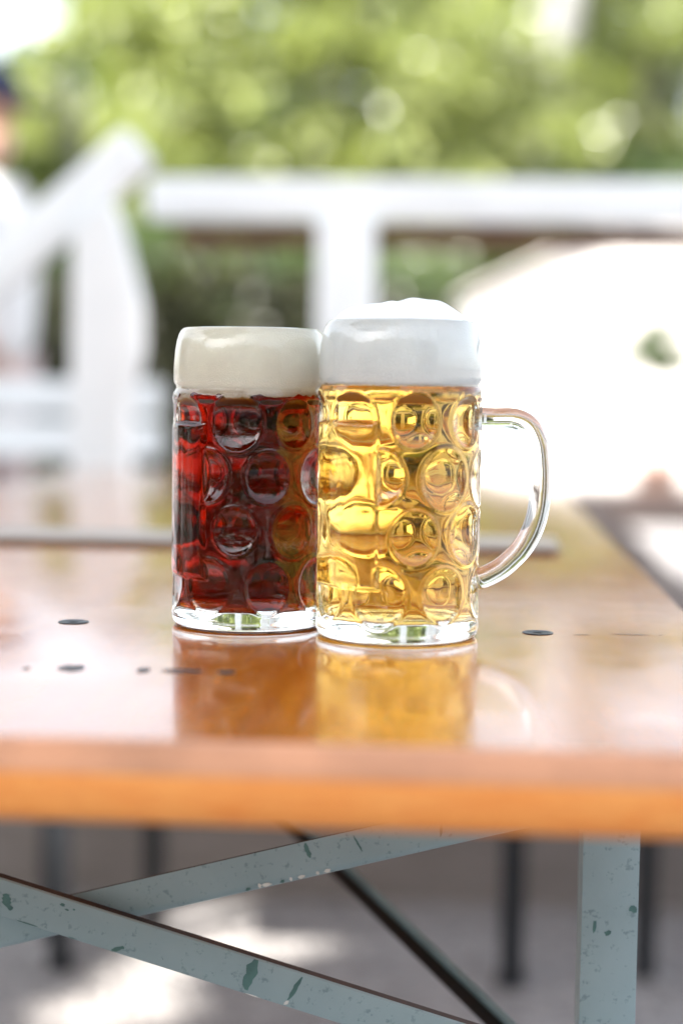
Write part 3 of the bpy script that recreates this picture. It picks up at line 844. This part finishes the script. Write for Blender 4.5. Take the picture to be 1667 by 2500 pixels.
def person():
    root = empty("person", (-0.935, 2.98, 0)); tag(root, "person in white shirt, navy cap and pale trousers standing in profile at the left edge", "person"); root.scale = (1.05, 1.05, 1.01)
    V, E, Rr = [], [], []
    def v(p, r, prev=None):
        V.append(p); Rr.append(r); i = len(V)-1
        if prev is not None: E.append((prev, i))
        return i
    # faces +X; left/right of the body along +-Y
    pel = v((0, 0, 0.93), (.10, .15)); wai = v((0.005, 0, 1.06), (.09, .13), pel); che = v((0.01, 0, 1.22), (.105, .155), wai); sho = v((0, 0, 1.35), (.07, .12), che)
    nk = v((0.015, 0, 1.42), .052, sho); hd0 = v((0.03, 0, 1.48), .066, nk); hd1 = v((0.035, 0, 1.55), .088, hd0); hd2 = v((0.02, 0, 1.615), .075, hd1)
    v((0.118, 0, 1.525), .014, hd1); v((0.10, 0, 1.475), .028, hd0)                       # nose, chin
    for s in (-1, 1):
        hip = v((0, s*.085, .88), .085, pel); kn = v((0.015 + .05*s, s*.095, .49), .058, hip); an = v((-0.01 + .09*s, s*.10, .09), .04, kn); v((0.12 + .09*s, s*.105, .045), .036, an)
        ar = v((0, s*.175, 1.335), .052, sho); el = v((-0.02 + .06*(s < 0), s*.215, 1.08), .038, ar)
        wr = v((0.05, s*.225, 0.84), .027, el); pa = v((0.065, s*.222, 0.765), (.020, .038), wr)
        for k in range(4):
            x0 = .065 + (k-1.5)*.019; ln = 1 - .12*abs(k-1.4)
            f1 = v((x0 + .004, s*.220, .765 - .052*ln), .0095, pa); v((x0 + .012, s*.212, .765 - .086*ln), .008, f1)
        t1 = v((0.108, s*.215, .775), .011, pa); v((0.118, s*.207, .742), .009, t1)
    skin_obj("body", V, E, Rr, SKIN, root)
    # shirt
    V, E, Rr = [], [], []
    a = v((0, 0, .92), (.122, .178)); b = v((0.005, 0, 1.06), (.118, .162), a); c = v((0.012, 0, 1.22), (.128, .178), b); d = v((0, 0, 1.35), (.085, .135), c)
    for s in (-1, 1):
        e = v((0, s*.18, 1.33), .068, d); v((-0.01 + .03*(s < 0), s*.205, 1.17), .062, e)
    skin_obj("shirt", V, E, Rr, SHIRT, root)
    V, E, Rr = [], [], []
    a = v((0, 0, .93), (.118, .170))
    for s in (-1, 1):
        h = v((0, s*.088, .86), .102, a); k = v((0.015 + .05*s, s*.096, .49), .078, h); v((-0.005 + .09*s, s*.10, .11), .066, k)
    skin_obj("trousers", V, E, Rr, TROUSERS, root)
    # hair and cap
    mb = MB(); n = 22
    def cappts(rx, ry, rz, cx, cz, z0, k=9):
        return [(lambda f: [(cx + rx*cos(a)*cos(f), ry*sin(a)*cos(f), cz + z0 + (rz)*sin(f)) for a in np.linspace(0, 2*pi, n, endpoint=False)])(f) for f in np.linspace(0, pi/2*.97, k)]
    rings = cappts(.112, .100, .10, .018, 1.575, 0)
    for r in rings: mb.v += r
    for i in range(len(rings)-1):
        for j in range(n): mb.f.append((i*n+j, i*n+(j+1) % n, (i+1)*n+(j+1) % n, (i+1)*n+j)); mb.m.append(0)
    mb.f.append(tuple((len(rings)-1)*n+j for j in range(n))); mb.m.append(0)
    mb.f.append(tuple(range(n-1, -1, -1))); mb.m.append(0)
    b = len(mb.v); k = 9
    for dz in (0, .008):
        for i in range(k):
            a = -pi/2 + pi*i/(k-1); mb.v.append((.10 + .085*cos(a), .085*sin(a), 1.568 + dz - .02*cos(a)))
    mb.f += [tuple(b+i for i in range(k-1, -1, -1)), tuple(b+k+i for i in range(k))] + [(b+i, b+i+1, b+k+i+1, b+k+i) for i in range(k-1)]; mb.m += [0]*(k+1)
    mb.build("cap", CAP, root, smooth=True)
    skin_obj("hair", [(-.045, 0, 1.565), (-.062, 0, 1.51), (-.052, 0, 1.46), (-.03, .062, 1.53), (-.03, -.062, 1.53)], [(0, 1), (1, 2), (1, 3), (1, 4)], [.052, .055, .04, .035, .035], HAIR, root)
    for s in (-1, 1):
        mb = MB(); x = .09*s; y = s*.102
        mb.box((x-.07, y-.046, 0), (x+.19, y+.046, .03)); mb.box((x-.065, y-.042, .0302), (x+.11, y+.042, .095)); mb.build("shoe", SHOE, root, bevel=.015, seg=3)
    for s in (-1, 1):
        mb = MB(); mb.lathe([(.002, -.006), (.008, -.004), (.010, 0), (.008, .004), (.002, .006)], 12); o = mb.build("eye", HAIR, root, smooth=True); o.location = (.105, s*.035, 1.548)
    return root
person()
